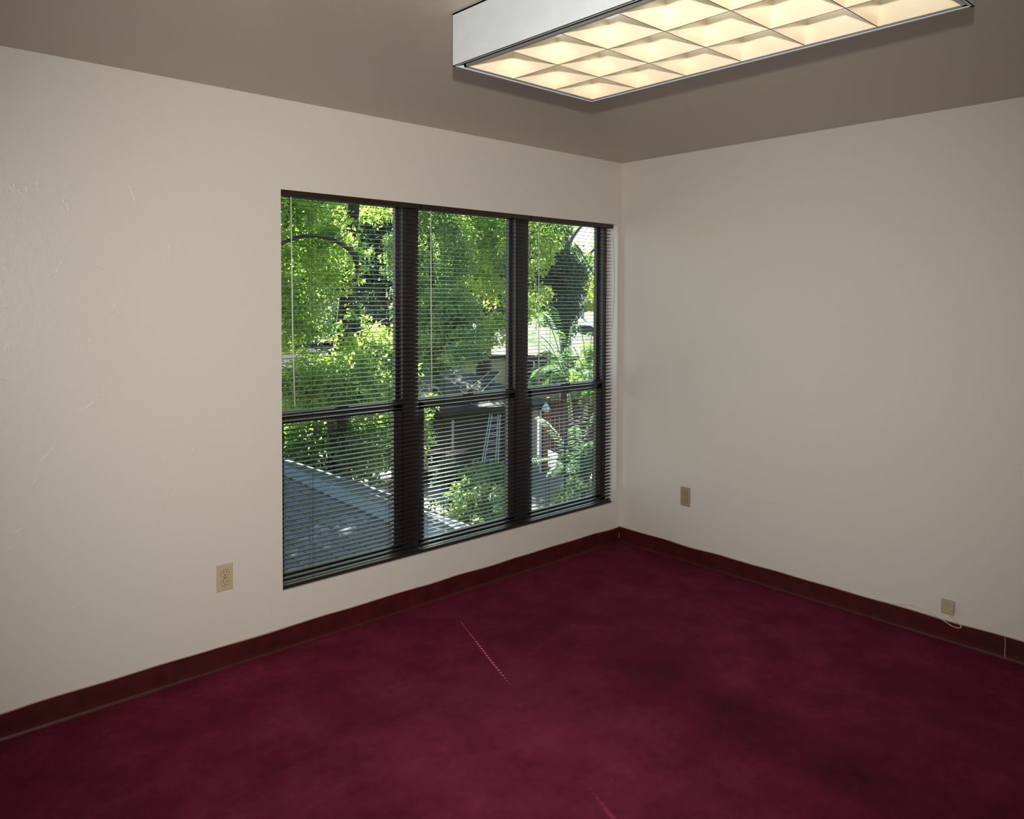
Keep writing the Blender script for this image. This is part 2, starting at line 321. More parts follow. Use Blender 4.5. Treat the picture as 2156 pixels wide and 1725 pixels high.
# ------------------------------------------------------------------ mini blinds
def make_blind(xl, xr, tilt, ladders, wandx, label, hole, swing):
    t = thing('window_blind', label, 'window blind', ((xl+xr)/2, .03, WT-.001), 'mini blinds hanging in the window')
    z1 = WT-.001; hr = MB()
    # U-shaped head rail
    hr.box((xl, .004, z1-.0245), (xr, .0052, z1)); hr.box((xl, .0285, z1-.0245), (xr, .0297, z1)); hr.box((xl, .004, z1-.0245), (xr, .0297, z1-.0232))
    hr.box((xl, .004, z1-.0245), (xl+.0012, .0297, z1)); hr.box((xr-.0012, .004, z1-.0245), (xr, .0297, z1))
    hr.box((xl, .0015, z1-.003), (xr, .0045, z1-.0012))
    hr.build('head_rail', M_rail, t)
    pitch, zb, zt = .0214, WB+.020, z1-.034; n = int((zt-zb)/pitch); yc, wd, K = .0175, .025, 7
    sl = MB(); rnd = random.Random(label)
    for i in range(n+1):
        z = zb+.008+i*pitch
        if z > zt: break
        dz = rnd.uniform(-.0004, .0004); tl = math.radians(tilt+rnd.uniform(-.9, .9)); ex = .003 if i == 0 else .001
        x_a, x_b = xl+ex+rnd.uniform(0, .001), xr-ex-rnd.uniform(0, .001)
        prof = []
        for k in range(K):
            u_ = -.5+k/(K-1); h = .0016*(1-(2*u_)**2); yy, zz = u_*wd, h
            prof.append((yc+yy*math.cos(tl)-zz*math.sin(tl), z+dz+yy*math.sin(tl)+zz*math.cos(tl)))
        segs = [(x_a, x_b, False)]
        if hole is not None: segs = [(x_a, hole-.003, 0), (hole-.003, hole+.003, 1), (hole+.003, x_b, 0)]
        for (p, q, hh) in segs:
            base = len(sl.v)
            for xx in (p, q): sl.v += [(xx, yy, zz) for yy, zz in prof] + [(xx, yy, zz-.00022) for yy, zz in prof]
            for k in range(K-1):
                if hh and k in (2, 3): continue
                sl.f += [(base+k, base+2*K+k, base+2*K+k+1, base+k+1), (base+K+k, base+K+k+1, base+3*K+k+1, base+3*K+k)]
            sl.f += [(base, base+K, base+3*K, base+2*K), (base+K-1, base+3*K-1, base+4*K-1, base+2*K-1)]
    sl.build('slats', M_slat, t, smooth=False)
    br_ = MB(); zb2 = WB+.004
    br_.prism([(xl, yc-.012, zb2), (xl, yc-.0125, zb2+.009), (xl, yc-.008, zb2+.013), (xl, yc+.008, zb2+.013), (xl, yc+.0125, zb2+.009), (xl, yc+.012, zb2)], (xr-xl, 0, 0))
    br_.build('bottom_rail', M_rail, t)
    cm = MB()
    for lx in ladders:
        for yy in (yc-.0132, yc+.0132): cm.tube([(lx, yy, zb2+.005), (lx, yy, z1-.02)], .00055, 4)
        cm.tube([(lx+.004, yc-.0135, zb2+.005), (lx+.004, yc-.0135, z1-.02)], .0006, 4)
    cm.build('ladder_cords', M_cord, t)
    wm = MB(); wz = z1-.03; wy = -.004
    wm.tube([(wandx, wy, wz), (wandx+swing*.02, wy-.003, wz-.25), (wandx+swing*.3, wy-.004, wz-.6), (wandx+swing, wy-.004, 1.085)], [.0030, .0026, .0028, .0034], 6)
    wd_ = wm.build('tilt_wand', M_wand, t, smooth=True)
    MB().tube([(wandx, .006, z1-.022), (wandx, .000, z1-.030), (wandx, wy, z1-.034)], .0016, 6).build('wand_hook', M_rail, wd_)
    return t
make_blind(WL+.004, -1.5655, 6, (-2.165, -1.755), -2.268, 'leftmost mini blind, slats tipped slightly and catching blue light', None, .012)
b2 = make_blind(-1.5625, -.797, 0, (-1.417, -.958), -1.508, 'middle mini blind hanging between the two dark mullions', -1.4205, .006)
b3 = make_blind(-.794, -.072, 0, (-.639, -.224), -.742, 'rightmost mini blind with free slat ends beside the corner', None, .004)
# lift cord loop hanging down the side of the rightmost blind
cm = MB(); pts = [(-.066+.014*math.sin(math.pi*k/16), .010, 1.97-.58*k/16) for k in range(17)]
cm.tube(pts, .0009, 5); cm.build('lift_cord', M_cord, b3)

# ------------------------------------------------------------------ ceiling light
FX0, FX1, FY0, FY1, FZ = -2.374, -1.740, -2.541, -1.302, 2.28
ft = thing('ceiling_light', 'white box ceiling light with lit golden egg-crate louver', 'ceiling light', ((FX0+FX1)/2, (FY0+FY1)/2, ZC))
hm = MB(); k = .0016
for a, b in (((FX0, FY0, FZ), (FX0+k, FY1, ZC)), ((FX1-k, FY0, FZ), (FX1, FY1, ZC)), ((FX0, FY0, FZ), (FX1, FY0+k, ZC)), ((FX0, FY1-k, FZ), (FX1, FY1, ZC)), ((FX0, FY0, ZC-.006), (FX1, FY1, ZC-.0005))): hm.box(a, b)
for a, b in (((FX0, FY0, FZ), (FX0+.008, FY1, FZ+.0016)), ((FX1-.008, FY0, FZ), (FX1, FY1, FZ+.0016)), ((FX0, FY0, FZ), (FX1, FY0+.008, FZ+.0016)), ((FX0, FY1-.008, FZ), (FX1, FY1, FZ+.0016))): hm.box(a, b)
hm.build('housing', M_white, ft)
# door frame round the louver
lx0, lx1, ly0, ly1 = FX0+.036, FX1-.010, FY0+.012, FY1-.012; z0 = FZ+.003
dm = MB(); fw = .009
for a, b in (((lx0, ly0, z0), (lx0+fw, ly1, z0+.02)), ((lx1-fw, ly0, z0), (lx1, ly1, z0+.02)), ((lx0, ly0, z0), (lx1, ly0+fw, z0+.02)), ((lx0, ly1-fw, z0), (lx1, ly1, z0+.02))): dm.box(a, b)
dm.build('door_frame', M_frame, ft)
# inner dark channel beside the door (the unlit gap)
gm = MB()
gm.box((FX0+.002, FY0+.002, FZ+.026), (lx0, FY1-.002, FZ+.028)).box((lx1, FY0+.002, FZ+.012), (FX1-.002, FY1-.002, FZ+.014))
gm.box((lx0, FY0+.002, FZ+.012), (lx1, ly0, FZ+.014)).box((lx0, ly1, FZ+.012), (lx1, FY1-.002, FZ+.014))
gm.build('gap_channel', M_dark, ft)
# parabolic louver: V-section blades, thin at the bottom, flaring upwards
def blade(m, p, q, perp, hgt=.078, top=.012, K=6):
    p, q, perp = Vector(p), Vector(q), Vector(perp)
    for sgn in (1, -1):
        b = len(m.v)
        for e in (p, q):
            for j in range(K+1):
                f_ = j/K; m.v.append(tuple(e + perp*sgn*(.0011+top*f_**1.7) + Vector((0, 0, hgt*f_))))
        for j in range(K):
            fc = (b+j, b+j+1, b+K+1+j+1, b+K+1+j); m.f.append(fc if sgn > 0 else fc[::-1])
    dz = Vector((0, 0, -.0004)); em_.add([p-perp*.0012+dz, p+perp*.0012+dz, q+perp*.0012+dz, q-perp*.0012+dz], [(0, 1, 2, 3)])
ix0, ix1, iy0, iy1 = lx0+fw, lx1-fw, ly0+fw, ly1-fw
lm = MB(); em_ = MB()
for i in range(4):
    x = ix0+(ix1-ix0)*i/3; blade(lm, (x, iy0, z0+.001), (x, iy1, z0+.001), (1, 0, 0))
for j in range(7):
    y = iy0+(iy1-iy0)*j/6; blade(lm, (ix0, y, z0+.001), (ix1, y, z0+.001), (0, 1, 0))
lo = lm.build('louver', M_louver, ft, smooth=True); em_.build('blade_edges', M_alu, lo)  # edge strips coloured dark for the shade on the downward faces
MB().box((FX0+.003, FY0+.003, ZC-.012), (FX1-.003, FY1-.003, ZC-.008)).build('reflector', M_white, ft)
for i in range(3):
    x = ix0+(ix1-ix0)*(i+.5)/3
    MB().tube([(x, iy0+.01, FZ+.115), (x, iy1-.01, FZ+.115)], .0165, 12).build('fluorescent_tube', M_tube, ft, smooth=True)

# ------------------------------------------------------------------ outlets and phone jack
def disc(m, c, ru, rv, uvec, vvec, nvec, h, n=24, flat=None):
    c, uvec, vvec, nvec = map(Vector, (c, uvec, vvec, nvec)); pts = []
    for k_ in range(n):
        a = 2*math.pi*k_/n; uu, vv = ru*math.cos(a), rv*math.sin(a)
        if flat: vv = max(-flat, min(flat, vv))
        pts.append(c+uvec*uu+vvec*vv)
    m.prism(pts, nvec*h)
def outlet(u0, zc, axis, mp, label):
    # U along the wall, Nn out of the wall into the room
    U, Nn = ((Vector((1, 0, 0)), Vector((0, -1, 0))) if axis == 'x' else (Vector((0, -1, 0)), Vector((-1, 0, 0))))
    c = U*u0 if axis == 'x' else Vector((0, u0, 0)); c = c+Vector((0, 0, zc)); Z = Vector((0, 0, 1))
    t = thing('wall_outlet', label, 'electrical outlet', c)
    m = MB(); w_, h_ = .035, .057
    def pl(ww, hh, d0, d1, s_): # stepped bevelled plate
        m.add([c+U*a*ww+Z*b*hh+Nn*d0 for a, b in ((-1, -1), (1, -1), (1, 1), (-1, 1))] + [c+U*a*(ww-s_)+Z*b*(hh-s_)+Nn*d1 for a, b in ((-1, -1), (1, -1), (1, 1), (-1, 1))],
              [(0, 1, 5, 4), (1, 2, 6, 5), (2, 3, 7, 6), (3, 0, 4, 7), (4, 5, 6, 7), (3, 2, 1, 0)])
    pl(w_, h_, 0, .0055, .004)
    m.build('cover_plate', mp, t)
    for s_ in (1, -1):
        cc = c+Z*.0195*s_+Nn*.0055; r_ = MB(); disc(r_, cc, .0172, .0172, U, Z, Nn, .0012, 28, .0143); f = r_.build('receptacle_face', mp, t)
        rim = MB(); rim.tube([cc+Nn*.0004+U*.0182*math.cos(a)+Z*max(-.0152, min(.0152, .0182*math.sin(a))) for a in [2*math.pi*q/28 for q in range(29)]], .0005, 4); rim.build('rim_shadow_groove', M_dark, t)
        sm = MB()
        for du, hh in ((-.0064, .0042), (.0064, .0035)):
            q = cc+U*du+Z*.0035+Nn*.0013; sm.prism([q-U*.0012-Z*hh, q+U*.0012-Z*hh, q+U*.0012+Z*hh, q-U*.0012+Z*hh], Nn*.0002)
        disc(sm, cc-Z*.0078+Nn*.0013, .0026, .0028, U, Z, Nn, .0002, 12)
        sm.build('socket_slots', M_dark, f)
    sc = MB(); disc(sc, c+Nn*.0054, .0032, .0032, U, Z, Nn, .0012, 14); sc.build('screw', M_screw, t)
    return t
outlet(-2.5735, .391, 'x', M_plate, 'almond duplex outlet on the window wall, left of the window')
outlet(-.5095, .3925, 'y', M_plate2, 'tan duplex outlet on the right wall, near the corner')
jt = thing('phone_jack', 'small square tan phone jack box low on the right wall', 'phone jack', (0, -1.953, .165))
jm = MB().box((-.019, -1.9805, .134), (0, -1.9265, .1965)); jm.build('jack_box', M_jack, jt, bevel=.003)
def smooth_path(P_, n=8):
    P_ = [Vector(p) for p in P_]; out = []
    for i in range(len(P_)-1):
        p0, p1, p2, p3 = P_[max(i-1, 0)], P_[i], P_[i+1], P_[min(i+2, len(P_)-1)]
        for k_ in range(n):
            t_ = k_/n; out.append(.5*((2*p1)+(-p0+p2)*t_+(2*p0-5*p1+4*p2-p3)*t_*t_+(-p0+3*p1-3*p2+p3)*t_**3))
    return out+[P_[-1]]
cab = smooth_path([(-.004, -1.50, .1025), (-.004, -1.62, .1025), (-.005, -1.70, .107), (-.005, -1.76, .118), (-.006, -1.81, .124), (-.006, -1.85, .1215), (-.007, -1.89, .109), (-.009, -1.932, .098), (-.012, -1.965, .086), (-.013, -1.99, .082), (-.013, -2.010, .089), (-.011, -2.006, .100), (-.010, -1.985, .112), (-.010, -1.958, .134)])
tag(MB().tube(cab, .0019, 6).build('telephone_cable', M_cable, smooth=True), 'thin pale phone cable looping over the maroon baseboard to the jack', 'cable')

# ------------------------------------------------------------------ outdoors
GZ = -3.2
struct(MB().box((-40, 1.0, GZ-.2), (90, 110, GZ)).build('ground', M_ground), 'gravel and dirt yard outside the window')

def uvquad(name, quads, m, parent=None, thick=None):
    """quads: four 3D corners (eave left, eave right, ridge right, ridge left); UV in metres; thickened downwards"""
    vs_, fs, uvs = [], [], []
    for q in quads:
        q = [Vector(p) for p in q]; b = len(vs_); U = (q[1]-q[0]).normalized(); n = (q[1]-q[0]).cross(q[-1]-q[0]).normalized(); V = n.cross(U)
        k_ = len(q); dn = n*(-(thick or .05)) if n.z > 0 else n*(thick or .05)
        vs_ += q+[p+dn for p in q]; fs.append(tuple(range(b, b+k_))); uvs += [((p-q[0]).dot(U), (p-q[0]).dot(V)) for p in q]
        fs.append(tuple(reversed(range(b+k_, b+2*k_)))); uvs += [(0, 0)]*k_
        for i in range(k_): fs.append((b+i, b+(i+1) % k_, b+k_+(i+1) % k_, b+k_+i)); uvs += [(0, 0)]*4
    me = bpy.data.meshes.new(name); me.from_pydata([tuple(v) for v in vs_], [], fs); me.update()
    l = me.uv_layers.new(name='UVMap'); l.data.foreach_set('uv', [c for u_ in uvs for c in u_]); me.materials.append(m)
    o = bpy.data.objects.new(name, me); COL.objects.link(o)
    if parent is not None: o.parent = parent; o.matrix_parent_inverse = Matrix.Translation(parent.location).inverted()
    return o

# lower roof of this building, its ridge running away to the left
RZ = -.75
rA, rB = atz(560, 968, RZ), atz(965, 1143, RZ); rd = (rB-rA).normalized(); pn = Vector((rd.y, -rd.x, 0))
if pn.dot(CAM-rA) < 0: pn = -pn
rA2, rB2 = rA-rd*3, rB+rd*.9; RW = 7.0
lr = thing('lower_roof', 'dark slate-coloured shingle roof just below the window, lower left', 'roof', tuple(rA))
uvquad('shingle_slope', [(rA2+pn*RW+Vector((0, 0, -.28*RW)), rB2+pn*RW+Vector((0, 0, -.28*RW)), rB2, rA2)], M_shA, lr, .12)
uvquad('shingle_slope', [(rB2-pn*2.4+Vector((0, 0, -1.0)), rA2-pn*2.4+Vector((0, 0, -1.0)), rA2, rB2)], M_shA, lr, .12)
Ln = (rB2-rA2).length; nc = min(98, int(Ln/.155)); cp = None
cq = []
for i in range(nc):
    s0, s1 = i*Ln/nc, (i+1)*Ln/nc+.02; zz = .018+.012*0
    a0, a1 = rA2+rd*s0+Vector((0, 0, .03)), rA2+rd*s1+Vector((0, 0, .014))
    cq.append((a0+pn*.15+Vector((0, 0, -.045)), a1+pn*.15+Vector((0, 0, -.045)), a1, a0)); cq.append((a1-pn*.13+Vector((0, 0, -.05)), a0-pn*.13+Vector((0, 0, -.05)), a0, a1))
uvquad('ridge_cap', cq, M_cap, lr, .008)

# garden shed with hip strip, ladder and lean-to
def frame_from(px0, py0, px1, py1, z):
    a, b = atz(px0, py0, z), atz(px1, py1, z); u_ = (b-a).normalized(); v_ = Vector((-u_.y, u_.x, 0))
    if v_.dot(a-CAM) < 0: v_ = -v_
    return a, b, u_, v_
EZ = -1.22
a, b, u_, v_ = frame_from(880, 858, 1163, 843, EZ)
sh = thing('garden_shed', 'dark brown garden shed with grey shingle roof in the yard', 'shed', (a.x, a.y, GZ))
Ls = (b-a).length; rz = Vector((0, 0, .62)); dd = 2.3
uvquad('shed_roof', [(a-v_*.25-rz*.1, b-v_*.25-rz*.1, b+v_*dd+rz-u_*1.6, a+v_*dd+rz), (b+v_*(2*dd+.2), a+v_*(2*dd+.2), a+v_*dd+rz, b+v_*dd+rz-u_*1.6), (b-v_*.25-rz*.1, b+v_*(2*dd+.2), b+v_*dd+rz-u_*1.6)], M_shB, sh, .1)
p0, p1 = atz(957, 838, EZ+.02), None
hip0 = a+u_*(Ls*.22)-v_*.15+Vector((0, 0, .05)); hip1 = a+u_*(Ls*.74)+v_*(dd*.95)+rz+Vector((0, 0, .03))
uvquad('hip_strip', [(hip0, hip0+u_*.55, hip1+u_*.35, hip1)], M_shC, sh, .03)
tm = MB(); tm.tube([hip0, hip1], .014, 6); tm.tube([hip0+u_*.55, hip1+u_*.35], .014, 6); tm.build('strip_edging', M_galv, sh)
MB().prism([a-v_*.27+Vector((0, 0, -.20)), b-v_*.27+Vector((0, 0, -.20)), b-v_*.27+Vector((0, 0, -.05)), a-v_*.27+Vector((0, 0, -.05))], v_*.03).build('fascia', M_trimd, sh)
c1 = a+u_*(Ls*.80); W_ = lambda p: Vector((p.x, p.y, GZ))
MB().prism([W_(a), W_(c1), W_(c1)+v_*4.4, W_(a)+v_*4.4], (0, 0, EZ-GZ+.0)).build('shed_wall', M_brownwall, sh)
q0 = c1; q1 = a+u_*(Ls*.93)
MB().prism([W_(q0)+v_*.4, W_(q1)+v_*.4, W_(q1)+v_*.5, W_(q0)+v_*.5], (0, 0, EZ-GZ)).build('side_wall', M_tan, sh)
dm2 = MB(); dq = W_(a+u_*(Ls*.235))-v_*.03
dm2.prism([dq, dq+u_*.07, dq+u_*.07+v_*.03, dq+v_*.03], (0, 0, 1.6)); dm2.build('door_casing', M_tan, sh)
pq = W_(a+u_*(Ls*.925))-v_*.05; MB().prism([pq, pq+u_*.14, pq+u_*.14+v_*.14, pq+v_*.14], (0, 0, EZ-GZ-.02)).build('timber_post', M_redw, sh)
pq = W_(a+u_*(Ls*.90))-v_*.02; MB().prism([pq, pq+u_*.05, pq+u_*.05+v_*.05, pq+v_*.05], (0, 0, EZ-GZ-.02)).build('door_trim', M_whitep, sh)
bc = a+u_*(Ls*.905)-v_*.35+Vector((0, 0, -.12)); bm_ = MB()
bm_.tube([bc+Vector((0, 0, .12)), bc+Vector((0, 0, .07)), bc+Vector((0, 0, .02)), bc+Vector((0, 0, -.05)), bc+Vector((0, 0, -.12)), bc+Vector((0, 0, -.15))], [.04, .04, .09, .12, .09, .01], 12); bm_.build('porch_bulb', M_bulb, sh, smooth=True)
# downpipe
dp = W_(a+u_*(Ls*.675))-v_*.12; MB().tube([dp, dp+Vector((0, 0, EZ-GZ-.05))], .035, 8).build('downpipe', M_whitep, sh)
# ladder
l0, l1 = atz(1020, 1010, GZ+.02), None
lb = a+u_*(Ls*.33)-v_*1.1; lt = a+u_*(Ls*.49)-v_*.34+Vector((0, 0, -.25)); lb = W_(lb)+Vector((0, 0, .0))
ld = thing('ladder', 'bare aluminium extension ladder leaning on the dark shed', 'ladder', tuple(lb))
ax = (lt-lb).normalized(); sd_ = (u_*.9-v_*.25).normalized()
for s_, (o0, o1) in enumerate(((0, 0), (.42, .22))):
    m = MB(); 
    for e in (-.03, .03): m.tube([lb+sd_*(o0+e), lt+sd_*(o1+e)], .016, 6)
    m.build('ladder_rail', M_galv, ld)
nl = 9
for i in range(nl):
    f_ = (i+.5)/nl; p = lb.lerp(lt, f_); MB().tube([p, p+sd_*(.42-.2*f_)], .014, 6).build('ladder_rung', M_galv, ld)

# fence right of the shed
fa, fb = atz(1150, 925, -2.9), atz(1300, 918, -2.9); fu = (fb-fa).normalized(); fv = Vector((-fu.y, fu.x, 0)); fl2 = (fb-fa).length+1.5
fe = thing('board_fence', 'reddish brown vertical board fence behind the shrubs', 'fence', (fa.x, fa.y, GZ))
m = MB(); nb = int(fl2/.15)
for i in range(nb):
    p = Vector((fa.x, fa.y, GZ))+fu*(i*.15); m.prism([p, p+fu*.142, p+fu*.142+fv*.02, p+fv*.02], (0, 0, 1.55+.01*(i % 3)))
m.build('fence_boards', M_fence, fe)
m = MB()
for z in (.35, 1.35):
    p = Vector((fa.x, fa.y, GZ+z))-fv*.05; m.prism([p, p+fu*fl2, p+fu*fl2+fv*.05, p+fv*.05], (0, 0, .09))
m.build('fence_rail', M_fence, fe)
for i in range(3):
    p = Vector((fa.x, fa.y, GZ))+fu*(i*fl2*.45)-fv*.1; MB().prism([p, p+fu*.1, p+fu*.1+fv*.1, p+fv*.1], (0, 0, 1.65)).build('fence_post', M_redw, fe)

# neighbour's house far behind
HZ = -.85
a, b, u_, v_ = frame_from(975, 744, 1420, 752, HZ)
nh = thing('neighbour_house', 'low olive house with brown-grey hipped roof beyond the yard', 'house', (a.x, a.y, GZ))
Lh = (b-a).length; rz = Vector((0, 0, 1.85)); dd = 5.2
uvquad('house_roof', [(a-v_*.4-u_*.4, b-v_*.4, b+v_*dd+rz, a+v_*dd+rz+u_*3.4), (a+v_*(2*dd)-u_*.4, a-v_*.4-u_*.4, a+v_*dd+rz+u_*3.4), (b+v_*2*dd, a+v_*2*dd-u_*.4, a+v_*dd+rz+u_*3.4, b+v_*dd+rz)], M_shC, nh, .15)
MB().prism([a-v_*.42-u_*.42+Vector((0, 0, -.22)), b-v_*.42+Vector((0, 0, -.22)), b-v_*.42+Vector((0, 0, .0)), a-v_*.42-u_*.42+Vector((0, 0, .0))], v_*.05).build('fascia', M_trimd, nh)
MB().prism([W_(a), W_(b), W_(b)+v_*10, W_(a)+v_*10], (0, 0, HZ-GZ-.05)).build('house_wall', M_olive, nh)
for s0 in (.30, .345, .5, .62):
    q = W_(a+u_*(Lh*s0))-v_*.04+Vector((0, 0, 1.1))
    f = MB(); 
    for (x_, y_, w2, h2) in ((0, 0, .7, .07), (0, .95, .7, .07), (0, 0, .07, 1.0), (.63, 0, .07, 1.0), (0, .46, .7, .05)):
        c_ = q+u_*x_+Vector((0, 0, y_)); f.prism([c_, c_+u_*w2, c_+u_*w2+v_*.05, c_+v_*.05], (0, 0, h2))
    fo = f.build('house_window', M_whitep, nh)
    c_ = q+v_*.02; MB().prism([c_, c_+u_*.7, c_+u_*.7+v_*.01, c_+v_*.01], (0, 0, 1.0)).build('window_glass', M_win_d, fo)
vp = at(1226, 672, 36.5)
t = thing('vent_pipe', 'pale capped vent pipe standing on the far roof', 'vent pipe', tuple(vp))
MB().tube([vp+Vector((0, 0, -.15)), vp+Vector((0, 0, .95))], .085, 12).build('pipe', M_whitep, t, smooth=True)
MB().tube([vp+Vector((0, 0, .88)), vp+Vector((0, 0, .92)), vp+Vector((0, 0, 1.10)), vp+Vector((0, 0, 1.14))], [.12, .20, .20, .1], 12).build('pipe_cap', M_whitep, t, smooth=True)
MB().tube([vp+Vector((0, 0, -.12)), vp+Vector((0, 0, .02))], [.45, .12], 14).build('flashing', M_galv, t)

# pale sided house at the left, seen through the big tree
a, b, u_, v_ = frame_from(520, 803, 692, 808, -1.9)
lh = thing('sided_house', 'pale grey sided house glimpsed through the bright tree at left', 'house', (a.x, a.y, GZ))
MB().prism([W_(a), W_(b), W_(b)+v_*6, W_(a)+v_*6], (0, 0, 3.0)).build('house_wall', M_siding, lh)
tz = GZ+3.0
uvquad('house_roof', [(Vector((a.x, a.y, tz))-v_*.5, Vector((b.x, b.y, tz))-v_*.5+u_*.2, Vector((b.x, b.y, tz+1.3))+v_*3+u_*.2, Vector((a.x, a.y, tz+1.3))+v_*3), (Vector((b.x, b.y, tz))+v_*6.5+u_*.2, Vector((a.x, a.y, tz))+v_*6.5, Vector((a.x, a.y, tz+1.3))+v_*3, Vector((b.x, b.y, tz+1.3))+v_*3+u_*.2)], M_shC, lh, .12)
pa, pb_ = at(560, 738, 17), at(700, 792, 15.5)
dv = (pb_-pa).normalized(); wv2 = Vector((-dv.y, dv.x, 0)).normalized()
cv = thing('dark_awning', 'dark sloping awning roof edge behind the bright tree at left', 'awning', tuple(pa))
uvquad('awning_sheet', [(pa-wv2*.5, pb_-wv2*.5, pb_+wv2*1.2, pa+wv2*1.2)], mat('black_felt', (.02, .017, .015), 1, spec=.05), cv, .28)
for e in (pa+dv*.3, pb_-dv*.15):
    for s_ in (-.4, 1.1): q = e+wv2*s_; MB().tube([(q.x, q.y, GZ), (q.x, q.y, q.z-.1)], .05, 6).build('awning_post', M_trimd, cv)

# picnic table
c0, c1_ = atz(785, 945, -2.42), atz(965, 958, -2.42); u_ = (c1_-c0).normalized(); v_ = Vector((-u_.y, u_.x, 0)); Lt = (c1_-c0).length
pt = thing('picnic_table', 'sunlit weathered wooden picnic table in the yard behind the lower roof', 'picnic table', (c0.x, c0.y, GZ))
m = MB()
for i in range(5): p = c0+v_*(i*.155); m.prism([p, p+u_*Lt, p+u_*Lt+v_*.145, p+v_*.145], (0, 0, .04))
m.build('tabletop', M_wood, pt)
for off in (-.55, 1.05):
    m = MB(); 
    for i in range(2): p = c0+v_*(off+i*.14)+Vector((0, 0, -.32)); m.prism([p, p+u_*Lt, p+u_*Lt+v_*.13, p+v_*.13], (0, 0, .04))
    m.build('bench', M_wood, pt)
for e in (.25, Lt-.35):
    for (v0, v1) in ((.1, -.5), (.65, 1.25)):
        p = c0+u_*e+v_*v0; q = W_(c0+u_*e+v_*v1); m = MB(); m.prism([q, q+u_*.05, p+u_*.05, p], v_*.1); m.build('leg', M_wood, pt)
    m = MB(); p = c0+u_*(e+.05)-v_*.5+Vector((0, 0, -.38)); m.prism([p, p+u_*.04, p+u_*.04+v_*1.75, p+v_*1.75], (0, 0, .09)); m.build('cross_beam', M_wood, pt)

# ------------------------------------------------------------------ plants
def leaves(name, clusters, n, size, m, parent, asp=.55, droop=.3):
    """clusters: (k,4) array x,y,z,radius; leaves are folded two-triangle blades"""
    cl = np.asarray(clusters); wgt = cl[:, 3]**2; idx = RNG.choice(len(cl), n, p=wgt/wgt.sum())
    d = RNG.normal(size=(n, 3)); d /= np.linalg.norm(d, axis=1)[:, None]; rr = RNG.random(n)[:, None]**.45
    c = cl[idx, :3]+d*rr*cl[idx, 3][:, None]*np.array([1, 1, .75])
    ax = RNG.normal(size=(n, 3)); ax[:, 2] -= droop; ax /= np.linalg.norm(ax, axis=1)[:, None]
    nr = RNG.normal(size=(n, 3)); nr[:, 2] += .9; sdv = np.cross(ax, nr); sdv /= np.linalg.norm(sdv, axis=1)[:, None]; nr = np.cross(sdv, ax)
    s_ = (size*(.6+.8*RNG.random(n)))[:, None]
    V = np.empty((n, 4, 3)); V[:, 0] = c; V[:, 1] = c+ax*s_*.45+sdv*s_*asp*.5+nr*s_*.12; V[:, 2] = c+ax*s_; V[:, 3] = c+ax*s_*.45-sdv*s_*asp*.5+nr*s_*.12
    base = (np.arange(n)*4)[:, None]; Fi = np.concatenate([base+np.array([[0, 1, 2]]), base+np.array([[0, 2, 3]])], axis=1).reshape(-1)
    me = bpy.data.meshes.new(name); me.vertices.add(4*n); me.vertices.foreach_set('co', V.reshape(-1))
    me.loops.add(6*n); me.loops.foreach_set('vertex_index', Fi.astype(np.int32)); me.polygons.add(2*n)
    me.polygons.foreach_set('loop_start', np.arange(0, 6*n, 3, dtype=np.int32)); me.update(calc_edges=True); me.validate()
    me.materials.append(m); o = bpy.data.objects.new(name, me); COL.objects.link(o)
    o.parent = parent; o.matrix_parent_inverse = Matrix.Translation(parent.location).inverted(); return o
def shell(c, r, k, cr, hollow=.55):
    c = Vector(c); d = RNG.normal(size=(k, 3)); d /= np.linalg.norm(d, axis=1)[:, None]
    q = (hollow+(1-hollow)*RNG.random(k))[:, None]
    return np.concatenate([np.array(c)+d*q*np.array(r), cr*(.6+.8*RNG.random(k))[:, None]], axis=1)
def plant(name, label, cat, base, parts, leaf, n, m, bark, wood, group=None, asp=.55, droop=.3):
    """parts: list of (centre, radii, cluster count, cluster radius); wood: list of (points, radii)"""
    t = thing(name, label, cat, tuple(base), group)
    leaves('foliage', np.concatenate([shell(*p) for p in parts]), n, leaf, m, t, asp, droop)
    if wood:
        for wi, (pts, rad) in enumerate(wood):
            MB().tube(smooth_path(pts, 4), list(np.interp(np.linspace(0, 1, 4*(len(pts)-1)+1), np.linspace(0, 1, len(rad)), rad)), 8).build('trunk' if wi == 0 else 'branch', bark, t, smooth=True)
    return t
def gnd(p): return Vector((p.x, p.y, GZ))

TG = 'trees outside the window'
